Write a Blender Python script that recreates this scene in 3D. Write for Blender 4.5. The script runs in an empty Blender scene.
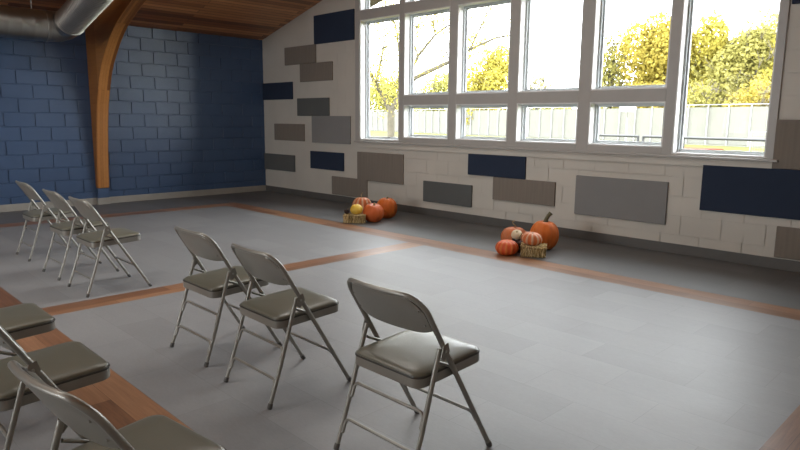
import bpy, bmesh, math, random
from mathutils import Vector, Matrix
random.seed(7)
PI = math.pi
SC = bpy.context.scene
COL = SC.collection

# ------------------------------------------------------------------ camera
cam_d = bpy.data.cameras.new('camera')
cam_d.sensor_width = 36.0
cam_d.lens = 634.14 / 800 * 36.0
cam_d.clip_end = 500
cam = bpy.data.objects.new('camera', cam_d)
COL.objects.link(cam)
th, yaw, roll = 0.16445, 0.7931, 0.00943
F = Vector((-math.sin(yaw) * math.cos(th), math.cos(yaw) * math.cos(th), -math.sin(th)))
R0 = Vector((math.cos(yaw), math.sin(yaw), 0)); U0 = R0.cross(F)
R1 = R0 * math.cos(roll) + U0 * math.sin(roll)
U1 = U0 * math.cos(roll) - R0 * math.sin(roll)
M = Matrix((R1, U1, -F)).transposed().to_4x4()
M.translation = (0, 0, 1.42)
cam.matrix_world = M
SC.camera = cam

# ------------------------------------------------------------------ view, sky, light
SC.view_settings.view_transform = 'Standard'
SC.view_settings.look = 'None'
SC.view_settings.gamma = 1.0
SC.view_settings.use_curve_mapping = False
SC.view_settings.exposure = 0.2
SC.cycles.use_denoising = True
SC.cycles.max_bounces = 10
SC.cycles.diffuse_bounces = 6
SC.cycles.transparent_max_bounces = 16
SC.cycles.sample_clamp_indirect = 8.0
SC.cycles.caustics_reflective = False
SC.cycles.caustics_refractive = False

SKY = 12.0            # bright overcast sky
FRONT_WY = 6.944     # inner face of the window wall
BACK_WY = -6.0       # opposite gable wall, behind the camera
LEFT_WX = -10.88    # blue wall
RIGHT_WX = 0.88      # wall to the right of the camera
w = bpy.data.worlds.new('overcast_sky'); SC.world = w
w.use_nodes = True
nt = w.node_tree; nt.nodes.clear()
wo = nt.nodes.new('ShaderNodeOutputWorld'); bg = nt.nodes.new('ShaderNodeBackground')
bg.inputs['Color'].default_value = (0.93, 0.97, 1.0, 1); bg.inputs['Strength'].default_value = SKY
nt.links.new(bg.outputs[0], wo.inputs[0])


def area(name, loc, rot, sx, sy, power=0.0, color=(1, 1, 1), portal=False):
    l = bpy.data.lights.new(name, 'AREA'); l.shape = 'RECTANGLE'; l.size = sx; l.size_y = sy
    l.energy = power; l.color = color
    if portal:
        l.cycles.is_portal = True
    o = bpy.data.objects.new(name, l); COL.objects.link(o)
    o.location = loc; o.rotation_euler = rot
    return o


# portals guide the sky light through the gable window and an added rear fill window (they emit nothing themselves)
area('window_portal', (-5.0, 7.35, 2.6), (-PI / 2, 0, 0), 6.4, 3.4, 1.0, portal=True)
area('rear_fill_portal', (-5.0, BACK_WY - 0.35, 2.6), (PI / 2, 0, 0), 6.4, 3.4, 1.0, portal=True)
# unseen fill lights added under the ridge, not fixtures of the hall
for yy in (-3.5, 0.0, 3.5):
    area('ridge_fill_light', (-5.0, yy, 4.15), (0, 0, 0), 0.5, 2.4, 44.0, (1.0, 0.96, 0.9))


# ------------------------------------------------------------------ helpers
def tag(o, label=None, cat=None, group=None, kind=None):
    if label: o['label'] = label
    if cat: o['category'] = cat
    if group: o['group'] = group
    if kind: o['kind'] = kind
    return o


def thing(name, label, cat, loc=(0, 0, 0), rz=0.0, group=None):
    o = bpy.data.objects.new(name, None)
    o.empty_display_size = 0.1
    COL.objects.link(o); o.location = loc; o.rotation_euler = (0, 0, rz)
    return tag(o, label, cat, group)


def obj(name, bm, mats, parent=None, smooth=None, bevel=0.0):
    """link one bmesh as one object; smooth = auto smooth angle in degrees"""
    me = bpy.data.meshes.new(name)
    bmesh.ops.recalc_face_normals(bm, faces=bm.faces[:]) if smooth != 'keep' else None
    bm.to_mesh(me); bm.free()
    if not isinstance(mats, (list, tuple)): mats = [mats]
    for m in mats: me.materials.append(m)
    if smooth and smooth != 'keep':
        me.polygons.foreach_set('use_smooth', [True] * len(me.polygons))
        me.set_sharp_from_angle(angle=math.radians(smooth))
    o = bpy.data.objects.new(name, me)
    COL.objects.link(o)
    if parent is not None: o.parent = parent
    if bevel:
        b = o.modifiers.new('bevel', 'BEVEL'); b.width = bevel; b.segments = 2; b.limit_method = 'ANGLE'
    return o


def copy_thing(root):
    r = root.copy(); COL.objects.link(r)
    for ch in list(root.children):
        c = ch.copy(); COL.objects.link(c); c.parent = r
        for g in list(ch.children):
            d = g.copy(); COL.objects.link(d); d.parent = c
    return r


def new(): return bmesh.new()


def box(bm, x0, x1, y0, y1, z0, z1, mi=0):
    v = [bm.verts.new(p) for p in ((x0, y0, z0), (x1, y0, z0), (x1, y1, z0), (x0, y1, z0),
                                   (x0, y0, z1), (x1, y0, z1), (x1, y1, z1), (x0, y1, z1))]
    for f in ((0, 3, 2, 1), (4, 5, 6, 7), (0, 1, 5, 4), (1, 2, 6, 5), (2, 3, 7, 6), (3, 0, 4, 7)):
        fc = bm.faces.new([v[i] for i in f]); fc.material_index = mi
    return v


def prism(bm, poly, axis, a, b, mi=0):
    """extrude a 2D polygon along an axis between a and b"""
    def P(p, t):
        return {'x': (t, p[0], p[1]), 'y': (p[0], t, p[1]), 'z': (p[0], p[1], t)}[axis]
    A = [bm.verts.new(P(p, a)) for p in poly]; B = [bm.verts.new(P(p, b)) for p in poly]
    n = len(poly)
    bm.faces.new(A[::-1]).material_index = mi; bm.faces.new(B).material_index = mi
    for i in range(n):
        bm.faces.new((A[i], A[(i + 1) % n], B[(i + 1) % n], B[i])).material_index = mi


def tube(bm, pts, r, n=10, caps=True, mi=0):
    """sweep a circle along points; r is a number or one radius per point"""
    pts = [Vector(p) for p in pts]
    rs = r if isinstance(r, (list, tuple)) else [r] * len(pts)
    t0 = (pts[1] - pts[0]).normalized()
    ref = Vector((0, 0, 1)) if abs(t0.z) < 0.9 else Vector((1, 0, 0))
    nrm = t0.cross(ref).normalized()
    rings = []
    for i, p in enumerate(pts):
        if i == 0: t = pts[1] - pts[0]
        elif i == len(pts) - 1: t = pts[-1] - pts[-2]
        else: t = (pts[i + 1] - p).normalized() + (p - pts[i - 1]).normalized()
        if t.length < 1e-9: t = pts[min(i + 1, len(pts) - 1)] - pts[max(i - 1, 0)]
        t.normalize()
        nrm = (nrm - t * nrm.dot(t))
        if nrm.length < 1e-6: nrm = t.orthogonal()
        nrm.normalize()
        b = t.cross(nrm)
        rings.append([bm.verts.new(p + (nrm * math.cos(2 * PI * k / n) + b * math.sin(2 * PI * k / n)) * rs[i]) for k in range(n)])
    for a, b in zip(rings, rings[1:]):
        for k in range(n):
            bm.faces.new((a[k], a[(k + 1) % n], b[(k + 1) % n], b[k])).material_index = mi
    if caps:
        bm.faces.new(rings[0][::-1]).material_index = mi; bm.faces.new(rings[-1]).material_index = mi


def fillet(pts, rad, n=6):
    """round the inner corners of a polyline"""
    pts = [Vector(p) for p in pts]; out = [pts[0]]
    for a, p, c in zip(pts, pts[1:], pts[2:]):
        d1 = (a - p); d2 = (c - p)
        k = min(rad, d1.length * .49, d2.length * .49)
        s = p + d1.normalized() * k; e = p + d2.normalized() * k
        for i in range(n + 1):
            t = i / n
            out.append(s * (1 - t) ** 2 + p * 2 * t * (1 - t) + e * t * t)
    out.append(pts[-1])
    return out


def rrect(wd, dp, r, n=5):
    """rounded rectangle outline centred on the origin, counter-clockwise"""
    o = []
    for sx, sy, a0 in ((1, 1, 0), (-1, 1, 90), (-1, -1, 180), (1, -1, 270)):
        for i in range(n + 1):
            a = math.radians(a0 + 90 * i / n)
            o.append((sx * (wd / 2 - r) + r * math.cos(a), sy * (dp / 2 - r) + r * math.sin(a)))
    return o


def loft(bm, rings, cap0=True, cap1=True, mi=0):
    V = [[bm.verts.new(p) for p in ring] for ring in rings]
    n = len(V[0])
    for a, b in zip(V, V[1:]):
        for k in range(n):
            bm.faces.new((a[k], a[(k + 1) % n], b[(k + 1) % n], b[k])).material_index = mi
    if cap0: bm.faces.new(V[0][::-1]).material_index = mi
    if cap1: bm.faces.new(V[-1]).material_index = mi


# ------------------------------------------------------------------ materials
class Mat:
    def __init__(s, name, color=(.5, .5, .5), rough=.5, metal=0.0, spec=.5):
        s.m = bpy.data.materials.new(name); s.m.use_nodes = True
        s.nt = s.m.node_tree; s.n = s.nt.nodes; s.l = s.nt.links
        s.b = s.n['Principled BSDF']
        s.b.inputs['Base Color'].default_value = (*color, 1)
        s.b.inputs['Roughness'].default_value = rough
        s.b.inputs['Metallic'].default_value = metal
        s.b.inputs['Specular IOR Level'].default_value = spec
        s.c = color

    def add(s, t, **kw):
        nd = s.n.new(t)
        for k, v in kw.items():
            if k in nd.inputs: nd.inputs[k].default_value = v
            else: setattr(nd, k, v)
        return nd

    def pos(s, kind='Object', scale=(1, 1, 1), rot=(0, 0, 0), loc=(0, 0, 0)):
        tc = s.add('ShaderNodeTexCoord'); mp = s.add('ShaderNodeMapping')
        mp.inputs['Scale'].default_value = scale; mp.inputs['Rotation'].default_value = rot; mp.inputs['Location'].default_value = loc
        s.l.new(tc.outputs[kind], mp.inputs['Vector'])
        return mp.outputs[0]

    def ramp(s, fac, stops):
        r = s.add('ShaderNodeValToRGB'); e = r.color_ramp.elements
        while len(e) < len(stops): e.new(.5)
        for el, (p, c) in zip(e, stops):
            el.position = p; el.color = (*c, 1)
        s.l.new(fac, r.inputs['Fac'])
        return r.outputs['Color']

    def mix(s, fac, a, b, mode='MIX'):
        m = s.add('ShaderNodeMix'); m.data_type = 'RGBA'; m.blend_type = mode
        for k, v in (('Factor', fac), ('A', a), ('B', b)):
            i = {'Factor': m.inputs[0], 'A': m.inputs[6], 'B': m.inputs[7]}[k]
            if isinstance(v, (int, float)): i.default_value = v
            elif isinstance(v, tuple): i.default_value = (*v, 1)
            else: s.l.new(v, i)
        return m.outputs[2]

    def color(s, out): s.l.new(out, s.b.inputs['Base Color']); return s

    def noise(s, vec, scale, detail=4, rough=.55):
        nz = s.add('ShaderNodeTexNoise'); nz.inputs['Scale'].default_value = scale
        nz.inputs['Detail'].default_value = detail; nz.inputs['Roughness'].default_value = rough
        s.l.new(vec, nz.inputs['Vector'])
        return nz.outputs['Fac']

    def bump(s, h, strength=.3, dist=.01):
        b = s.add('ShaderNodeBump'); b.inputs['Strength'].default_value = strength; b.inputs['Distance'].default_value = dist
        s.l.new(h, b.inputs['Height']); s.l.new(b.outputs[0], s.b.inputs['Normal'])
        return s

    def rough(s, fac, lo, hi):
        r = s.add('ShaderNodeMapRange'); r.inputs['To Min'].default_value = lo; r.inputs['To Max'].default_value = hi
        s.l.new(fac, r.inputs['Value']); s.l.new(r.outputs[0], s.b.inputs['Roughness'])
        return s


def scaled(c, k): return tuple(min(1, x * k) for x in c)


def simple(name, c, rough=.5, metal=0., var=.08, scale=6., bump=0., bscale=60., spec=.5):
    m = Mat(name, c, rough, metal, spec)
    v = m.pos()
    m.color(m.ramp(m.noise(v, scale), [(.3, scaled(c, 1 - var)), (.7, scaled(c, 1 + var))]))
    if bump: m.bump(m.noise(v, bscale, 3), bump, .004)
    return m.m


def paint(name, c, rough, bs=1.):
    m = Mat(name, c, rough)
    v = m.pos()
    m.color(m.ramp(m.noise(v, 1.3, 3), [(.3, scaled(c, .94)), (.7, scaled(c, 1.05))]))
    m.bump(m.noise(v, 90, 5, .7), .35 * bs, .004)
    return m.m


def wood(name, stops, axis, rough, row, length, joint=.003, seam=(.02, .01, .005), spec=.5, off=(0, 0, 0), vary=.55):
    """boards running along x or y: brick texture for the boards, stretched noise for the grain"""
    m = Mat(name, stops[1], rough, 0, spec)
    rot = (0, 0, 0) if axis == 'x' else (0, 0, -PI / 2)
    v = m.pos('Object', (1, 1, 1), rot, off)
    br = m.add('ShaderNodeTexBrick', offset=.37, offset_frequency=2)
    br.inputs['Scale'].default_value = 1; br.inputs['Mortar Size'].default_value = joint
    br.inputs['Brick Width'].default_value = length; br.inputs['Row Height'].default_value = row
    br.inputs['Color1'].default_value = (0, 0, 0, 1); br.inputs['Color2'].default_value = (1, 1, 1, 1)
    br.inputs['Mortar'].default_value = (.5, .5, .5, 1); br.inputs['Mortar Smooth'].default_value = .1
    m.l.new(v, br.inputs['Vector'])
    g = m.pos('Object', (1.2, 22, 22) if axis == 'x' else (22, 1.2, 22))
    nz = m.noise(g, 2.2, 7, .7)
    f = m.add('ShaderNodeMath', operation='MULTIPLY_ADD'); f.inputs[1].default_value = vary
    m.l.new(br.outputs['Color'], f.inputs[0])
    f2 = m.add('ShaderNodeMath', operation='MULTIPLY'); f2.inputs[1].default_value = 1.05 - vary
    m.l.new(nz, f2.inputs[0]); m.l.new(f2.outputs[0], f.inputs[2])
    col = m.ramp(f.outputs[0], [(.22, stops[0]), (.5, stops[1]), (.80, stops[2])])
    m.color(m.mix(br.outputs['Fac'], col, seam))
    m.bump(br.outputs['Fac'], -.25, .004)
    return m.m


M_white_wall = paint('white_block_paint', (.645, .615, .55), .55)
M_blue_wall = paint('blue_block_paint', (.054, .097, .19), .30)
M_white_trim = simple('white_window_paint', (.46, .445, .42), .4, var=.03)
M_frame_alu = simple('window_sash_coating', (.62, .66, .68), .35, var=.03)
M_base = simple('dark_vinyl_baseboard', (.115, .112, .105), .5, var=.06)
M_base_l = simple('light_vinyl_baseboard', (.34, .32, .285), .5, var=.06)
M_plain = simple('hall_wall_paint', (.62, .58, .52), .6, var=.03)

# floor tile
def floor_tile(name, dark, light):
    m = Mat(name, (.25, .25, .25), .5, 0, .4)
    v = m.pos()
    br = m.add('ShaderNodeTexBrick', offset=.5, offset_frequency=2)
    br.inputs['Scale'].default_value = 1; br.inputs['Mortar Size'].default_value = .001
    br.inputs['Brick Width'].default_value = .62; br.inputs['Row Height'].default_value = .31
    br.inputs['Color1'].default_value = (0, 0, 0, 1); br.inputs['Color2'].default_value = (1, 1, 1, 1)
    br.inputs['Mortar'].default_value = (.5, .5, .5, 1)
    m.l.new(v, br.inputs['Vector'])
    cl = m.noise(m.pos('Object', (1.0, 2.2, 1)), 2.6, 8, .7)
    fine = m.noise(m.pos('Object', (1, 2.5, 1)), 30, 5, .75)
    f = m.add('ShaderNodeMath', operation='MULTIPLY_ADD'); f.inputs[1].default_value = .22
    m.l.new(br.outputs['Color'], f.inputs[0])
    f2 = m.add('ShaderNodeMath', operation='MULTIPLY_ADD'); f2.inputs[1].default_value = .6
    m.l.new(cl, f2.inputs[0])
    f3 = m.add('ShaderNodeMath', operation='MULTIPLY'); f3.inputs[1].default_value = .42
    m.l.new(fine, f3.inputs[0]); m.l.new(f3.outputs[0], f2.inputs[2]); m.l.new(f2.outputs[0], f.inputs[2])
    col = m.ramp(f.outputs[0], [(.2, dark), (.8, light)])
    m.color(m.mix(br.outputs['Fac'], col, dark))
    m.rough(cl, .40, .56)
    return m.m


M_tile = floor_tile('grey_vinyl_tile', (.172, .173, .176), (.262, .264, .27))
M_border = floor_tile('dark_grey_border_tile', (.098, .099, .101), (.158, .159, .163))
_w = [(.105, .047, .024), (.225, .108, .056), (.37, .197, .106)]
M_plank_x = wood('oak_plank_along_wall', _w, 'x', .36, .1525, 1.22, .0012, (.09, .04, .02), off=(.3, -.935, 0), vary=.3)
M_plank_y = wood('oak_plank_across_hall', _w, 'y', .36, .15, 1.22, .0012, (.09, .04, .02), off=(.2, -5.15, 0), vary=.3)
M_ceil = wood('cedar_ceiling_boards', [(.16, .060, .022), (.44, .175, .062), (.74, .36, .15)], 'y', .32, .095, 2.6, .004, (.012, .006, .003))

# ------------------------------------------------------------------ room shell
EAVE = 2.909; PITCH = .268; RIDGE_X = (LEFT_WX + RIGHT_WX) / 2
def ceil_z(x): return EAVE + PITCH * (min(x, 2 * RIDGE_X - x) - LEFT_WX)

# floor: grey tile fields framed by plank strips
SX = [(-9.65, -9.35), (-5.15, -4.90), (-0.735, -0.43)]
SY = [(-3.10, -2.80), (0.935, 1.24), (5.215, 5.53)]
xs = sorted([LEFT_WX - .2, RIGHT_WX + .2] + [a for p in SX for a in p])
ys = sorted([BACK_WY - .2, FRONT_WY + .2] + [a for p in SY for a in p])
bm = new()
gv = {}
def V(x, y):
    k = (round(x, 4), round(y, 4))
    if k not in gv: gv[k] = bm.verts.new((x, y, 0))
    return gv[k]
def inside(t, prs): return any(a < t < b for a, b in prs)
for x0, x1 in zip(xs, xs[1:]):
    for y0, y1 in zip(ys, ys[1:]):
        cx, cy = (x0 + x1) / 2, (y0 + y1) / 2
        f = bm.faces.new((V(x0, y0), V(x1, y0), V(x1, y1), V(x0, y1)))
        inx = SX[0][0] < cx < SX[2][1]; iny = SY[0][0] < cy < SY[2][1]
        if inside(cy, SY) and inx: f.material_index = 1
        elif inside(cx, SX) and iny: f.material_index = 2
        elif not (inx and iny): f.material_index = 3
bmesh.ops.recalc_face_normals(bm, faces=bm.faces[:])
for f in bm.faces:
    if f.normal.z < 0: f.normal_flip()
o = obj('floor', bm, [M_tile, M_plank_x, M_plank_y, M_border], smooth='keep'); tag(o, kind='structure')
sm = o.modifiers.new('slab', 'SOLIDIFY'); sm.thickness = .12; sm.offset = -1

# ceiling: two board slopes, carried past the gable as an overhang
bm = new()
xe = LEFT_WX - .35
prism(bm, [(xe, ceil_z(LEFT_WX) - PITCH * .35), (RIDGE_X, ceil_z(RIDGE_X)), (RIDGE_X, ceil_z(RIDGE_X) + .18), (xe, ceil_z(LEFT_WX) - PITCH * .35 + .18)], 'y', BACK_WY - .25, FRONT_WY + .22)
xr = RIGHT_WX + .35
prism(bm, [(RIDGE_X, ceil_z(RIDGE_X)), (xr, ceil_z(RIGHT_WX) - PITCH * .35), (xr, ceil_z(RIGHT_WX) - PITCH * .35 + .18), (RIDGE_X, ceil_z(RIDGE_X) + .18)], 'y', BACK_WY - .25, FRONT_WY + .22)
tag(obj('ceiling', bm, M_ceil), kind='structure')
M_soffit = simple('weathered_soffit_boards', (.045, .034, .026), .8, var=.2)
bm = new()
for a_, b_ in ((xe, RIDGE_X), (RIDGE_X, xr)):
    za_, zb_ = ceil_z(a_), ceil_z(b_)
    prism(bm, [(a_, za_), (b_, zb_), (b_, zb_ + .18), (a_, za_ + .18)], 'y', FRONT_WY + .22, FRONT_WY + 1.08)
tag(obj('trim_2', bm, M_soffit), kind='structure')

CW, CH, JT, JD = .42, .21, .016, .013     # block length, course, joint width, joint depth


def minus(r, h):
    """pieces of rectangle r outside rectangle h (u0,u1,v0,v1)"""
    u0, u1, v0, v1 = r; a, b, c, d = h
    if a >= u1 or b <= u0 or c >= v1 or d <= v0: return [r]
    out = []
    if u0 < a: out.append((u0, a, v0, v1))
    if u1 > b: out.append((b, u1, v0, v1))
    m0, m1 = max(u0, a), min(u1, b)
    if v0 < c: out.append((m0, m1, v0, c))
    if v1 > d: out.append((m0, m1, d, v1))
    return out


def block_faces(bm, U0_, U1_, V1_, phase_even, holes, to3, jt=JT, rng=None):
    """raised block faces with real recessed joints"""
    r = 0
    while r * CH < V1_:
        ph = phase_even + (CW / 2 if r % 2 else 0)
        k = math.floor((U0_ - ph) / CW) - 1
        while ph + k * CW < U1_:
            a = max(U0_, ph + k * CW + jt / 2); b = min(U1_, ph + (k + 1) * CW - jt / 2)
            k += 1
            if b - a < .02: continue
            rects = [(a, b, r * CH + jt / 2, min(V1_, (r + 1) * CH - jt / 2))]
            for h in holes: rects = [q for s in rects for q in minus(s, h)]
            for (u0, u1, v0, v1) in rects:
                if u1 - u0 < .008 or v1 - v0 < .008: continue
                c = .003
                lo = [bm.verts.new(to3(u, v, -JD)) for u, v in ((u0, v0), (u1, v0), (u1, v1), (u0, v1))]
                mid = [bm.verts.new(to3(u, v, -c)) for u, v in ((u0, v0), (u1, v0), (u1, v1), (u0, v1))]
                hi = [bm.verts.new(to3(u, v, 0)) for u, v in ((u0 + c, v0 + c), (u1 - c, v0 + c), (u1 - c, v1 - c), (u0 + c, v1 - c))]
                for A, B in ((lo, mid), (mid, hi)):
                    for i in range(4): bm.faces.new((A[i], A[(i + 1) % 4], B[(i + 1) % 4], B[i]))
                bm.faces.new(hi)
        r += 1


# blue wall (left)
bm = new()
box(bm, LEFT_WX - .25, LEFT_WX - JD, BACK_WY - .2, FRONT_WY + .2, 0, EAVE + .02)
block_faces(bm, BACK_WY, FRONT_WY, EAVE, 4.99 - CW * 30, [], lambda u, v, d: (LEFT_WX + d, u, v))
tag(obj('wall_left', bm, M_blue_wall), kind='structure')

# window wall: white block, one big gable window
WX0, WX1, WZ0 = -8.045, -1.905, 1.03
bm = new()
zc = lambda x: ceil_z(x)
y0, y1 = FRONT_WY + JD, FRONT_WY + .21
prism(bm, [(LEFT_WX, 0), (WX0, 0), (WX0, zc(WX0)), (LEFT_WX, zc(LEFT_WX))], 'y', y0, y1)
prism(bm, [(WX1, 0), (RIGHT_WX, 0), (RIGHT_WX, zc(RIGHT_WX)), (WX1, zc(WX1))], 'y', y0, y1)
prism(bm, [(WX0, 0), (WX1, 0), (WX1, WZ0), (WX0, WZ0)], 'y', y0, y1)
b2 = new()
block_faces(b2, LEFT_WX, RIGHT_WX, ceil_z(RIDGE_X), -2.502 - CW * 20, [(WX0, WX1, WZ0, 9)], lambda u, v, d: (u, FRONT_WY - d * .11, v), jt=.007)
for sx in (1, -1):
    n = Vector((-PITCH * sx, 0, 1)).normalized()
    bmesh.ops.bisect_plane(b2, geom=b2.verts[:] + b2.edges[:] + b2.faces[:], plane_co=(RIDGE_X, 0, ceil_z(RIDGE_X)), plane_no=n, clear_outer=True)
tmp = bpy.data.meshes.new('tmp'); b2.to_mesh(tmp); b2.free(); bm.from_mesh(tmp); bpy.data.meshes.remove(tmp)
tag(obj('wall_front', bm, M_white_wall), kind='structure')

# right wall and rear gable wall (behind the camera)
bm = new(); box(bm, RIGHT_WX, RIGHT_WX + .2, BACK_WY - .2, FRONT_WY + .2, 0, EAVE + .02)
tag(obj('wall_right', bm, M_plain), kind='structure')
RW0, RW1, RZ0, RZ1 = -7.0, -3.0, 1.1, 2.8  # unseen rear window, added and sized to let in fill light
bm = new()
ya, yb = BACK_WY - .2, BACK_WY
prism(bm, [(LEFT_WX, 0), (RW0, 0), (RW0, zc(RW0)), (LEFT_WX, zc(LEFT_WX))], 'y', ya, yb)
prism(bm, [(RW1, 0), (RIGHT_WX, 0), (RIGHT_WX, zc(RIGHT_WX)), (RW1, zc(RW1))], 'y', ya, yb)
prism(bm, [(RW0, 0), (RW1, 0), (RW1, RZ0), (RW0, RZ0)], 'y', ya, yb)
prism(bm, [(RW0, RZ1), (RW1, RZ1), (RW1, zc(RW1)), (RIDGE_X, zc(RIDGE_X)), (RW0, zc(RW0))], 'y', ya, yb)
tag(obj('wall_back', bm, M_plain), kind='structure')
bm = new()
for i in range(6):
    x = RW0 + (RW1 - RW0) * i / 5
    box(bm, max(RW0, x - .05), min(RW1, x + .05), ya, yb + .01, RZ0, RZ1)
tag(obj('rear_fill_window', bm, M_white_trim), kind='structure')

# baseboards (with the return round the arch pedestal)
PX, PY0, PY1 = LEFT_WX + .07, 3.71, 3.885
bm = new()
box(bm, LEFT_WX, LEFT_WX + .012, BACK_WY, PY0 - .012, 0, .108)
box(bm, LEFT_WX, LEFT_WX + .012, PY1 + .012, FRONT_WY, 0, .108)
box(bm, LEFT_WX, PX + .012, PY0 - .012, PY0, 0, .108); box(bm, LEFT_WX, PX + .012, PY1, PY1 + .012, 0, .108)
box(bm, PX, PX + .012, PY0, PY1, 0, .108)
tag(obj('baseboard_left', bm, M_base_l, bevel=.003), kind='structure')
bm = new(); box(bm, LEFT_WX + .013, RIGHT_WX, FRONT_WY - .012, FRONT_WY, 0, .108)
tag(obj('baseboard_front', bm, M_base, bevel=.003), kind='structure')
bm = new(); box(bm, LEFT_WX, PX, PY0, PY1, 0, .275)
tag(obj('trim_1', bm, M_blue_wall, bevel=.004), kind='structure')

# ------------------------------------------------------------------ the gable window
MX = [-8.0, -7.09, -6.99, -6.085, -5.945, -5.05, -4.91, -4.02, -3.87, -2.97, -2.865, -1.945]
YF, YB = FRONT_WY - .012, FRONT_WY + .115
bm = new()
def hdr(x): return ceil_z(x) - .20
cols = [(MX[i], MX[i + 1]) for i in range(0, 12, 2)]
# verticals
edges = [(-8.105, -8.0)] + [(MX[i], MX[i + 1]) for i in range(1, 11, 2)] + [(-1.945, -1.87)]
for i, (a, b) in enumerate(edges):
    yf = YF - .012 if i in (0, 6) else YF
    if a < RIDGE_X < b:
        prism(bm, [(a, 1.06), (b, 1.06), (b, zc(b)), (RIDGE_X, zc(RIDGE_X)), (a, zc(a))], 'y', yf, YB + .09)
    else:
        prism(bm, [(a, 1.06), (b, 1.06), (b, zc(b)), (a, zc(a))], 'y', yf, YB + .09)
openings = []
for i, (a, b) in enumerate(cols):
    lo = 1.095 if i == 0 else (1.085 if i == 5 else 1.148)
    box(bm, a, b, YF, YB + .09, 1.04, lo)
    box(bm, a, b, YF, YB + .09, 2.99, 3.13)
    if 0 < i < 5:
        box(bm, a, b, YF, YB + .09, 1.645, 1.78)
        openings += [[(a, lo), (b, lo), (b, 1.645), (a, 1.645)], [(a, 1.78), (b, 1.78), (b, 2.99), (a, 2.99)]]
    else:
        openings += [[(a, lo), (b, lo), (b, 2.99), (a, 2.99)]]
    prism(bm, [(a, hdr(a)), (b, hdr(b)), (b, zc(b)), (a, zc(a))], 'y', YF, YB + .09)
    openings += [[(a, 3.13), (b, 3.13), (b, hdr(b)), (a, hdr(a))]]
win = obj('window_1', bm, M_white_trim, bevel=.004); tag(win, kind='structure')
bm = new(); box(bm, -8.10, -1.825, FRONT_WY - .06, FRONT_WY + .005, 1.048, 1.072)
obj('window_stool', bm, M_white_trim, win, bevel=.004)
bm = new(); box(bm, -8.10, -1.875, FRONT_WY - .024, FRONT_WY, .965, 1.047)
obj('window_apron', bm, M_white_wall, win, bevel=.003)


def glass():
    m = bpy.data.materials.new('window_glass'); m.use_nodes = True
    n = m.node_tree.nodes; l = m.node_tree.links; n.clear()
    out = n.new('ShaderNodeOutputMaterial'); mx = n.new('ShaderNodeMixShader')
    t = n.new('ShaderNodeBsdfTransparent'); g = n.new('ShaderNodeBsdfGlossy'); fr = n.new('ShaderNodeFresnel')
    fr.inputs['IOR'].default_value = 1.10
    t.inputs['Color'].default_value = (.985, .99, .985, 1); g.inputs['Roughness'].default_value = .01
    l.new(fr.outputs[0], mx.inputs[0]); l.new(t.outputs[0], mx.inputs[1]); l.new(g.outputs[0], mx.inputs[2]); l.new(mx.outputs[0], out.inputs[0])
    return m


M_glass = glass()


def inset(poly, d):
    """shrink a quad whose sides are vertical left/right"""
    (a, b, c, e) = poly
    s = (c[1] - e[1]) / (c[0] - e[0])
    return [(a[0] + d, a[1] + d), (b[0] - d, b[1] + d), (c[0] - d, c[1] - d - s * d), (e[0] + d, e[1] - d + s * d)]


M_liner = simple('white_window_liner', (.80, .80, .79), .35, var=.02)
for poly in openings:
    bm = new()
    A, B = poly, inset(poly, .014)
    q = [[bm.verts.new((p[0], y, p[1])) for p in P] for P, y in ((A, FRONT_WY - .008), (B, FRONT_WY - .008), (B, FRONT_WY + .10), (A, FRONT_WY + .10))]
    for a_, b_ in ((0, 1), (1, 2), (2, 3), (3, 0)):
        for i in range(4):
            bm.faces.new((q[a_][i], q[a_][(i + 1) % 4], q[b_][(i + 1) % 4], q[b_][i]))
    obj('window_liner', bm, M_liner, win)
    bm = new()
    for k, (d0, d1, ya, yb) in enumerate(((0, .032, FRONT_WY + .10, FRONT_WY + .165), (.032, .05, FRONT_WY + .135, FRONT_WY + .16))):
        A = inset(poly, d0) if d0 else poly; B = inset(poly, d1)
        fa, fb = [[bm.verts.new((p[0], y, p[1])) for p in A] for y in (ya, yb)]
        ia, ib = [[bm.verts.new((p[0], y, p[1])) for p in B] for y in (ya, yb)]
        for i in range(4):
            j = (i + 1) % 4
            bm.faces.new((fa[i], fa[j], ia[j], ia[i])); bm.faces.new((fb[i], ib[i], ib[j], fb[j]))
            bm.faces.new((ia[i], ia[j], ib[j], ib[i])); bm.faces.new((fa[i], fb[i], fb[j], fa[j]))
    s = obj('window_sash', bm, M_frame_alu, win)
    bm = new(); prism(bm, inset(poly, .045), 'y', FRONT_WY + .146, FRONT_WY + .150)
    obj('window_pane', bm, M_glass, s)

# ------------------------------------------------------------------ glulam arch
M_glulam = wood('glulam_fir', [(.19, .066, .015), (.34, .13, .030), (.50, .22, .062)], 'x', .4, .04, 2.4, .001, (.15, .05, .014))
inner = [(-10.79, .27), (-10.755, .62), (-10.70, 1.06), (-10.61, 1.50), (-10.49, 1.83), (-10.34, 2.125), (-10.14, 2.35), (-9.87, 2.585), (-9.58, 2.765),
         (-9.20, 2.925), (-8.75, 3.08), (-8.0, 3.30), (-7.0, 3.60), (-6.0, 3.90), (RIDGE_X - .25, 4.16), (RIDGE_X, 4.20)]
mir = lambda p: (2 * RIDGE_X - p[0], p[1])
outer = [(LEFT_WX + .004, .27), (LEFT_WX + .004, ceil_z(LEFT_WX) - .004), (RIDGE_X, ceil_z(RIDGE_X) - .004)]
def smoothpts(pts, n=3):
    out = []
    P = [pts[0]] + pts + [pts[-1]]
    for i in range(1, len(P) - 2):
        p0, p1, p2, p3 = [Vector((*q, 0)) for q in P[i - 1:i + 3]]
        for k in range(n):
            t = k / n
            q = .5 * ((2 * p1) + (-p0 + p2) * t + (2 * p0 - 5 * p1 + 4 * p2 - p3) * t * t + (-p0 + 3 * p1 - 3 * p2 + p3) * t ** 3)
            out.append((q.x, q.y))
    out.append(pts[-1]); return out
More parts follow.
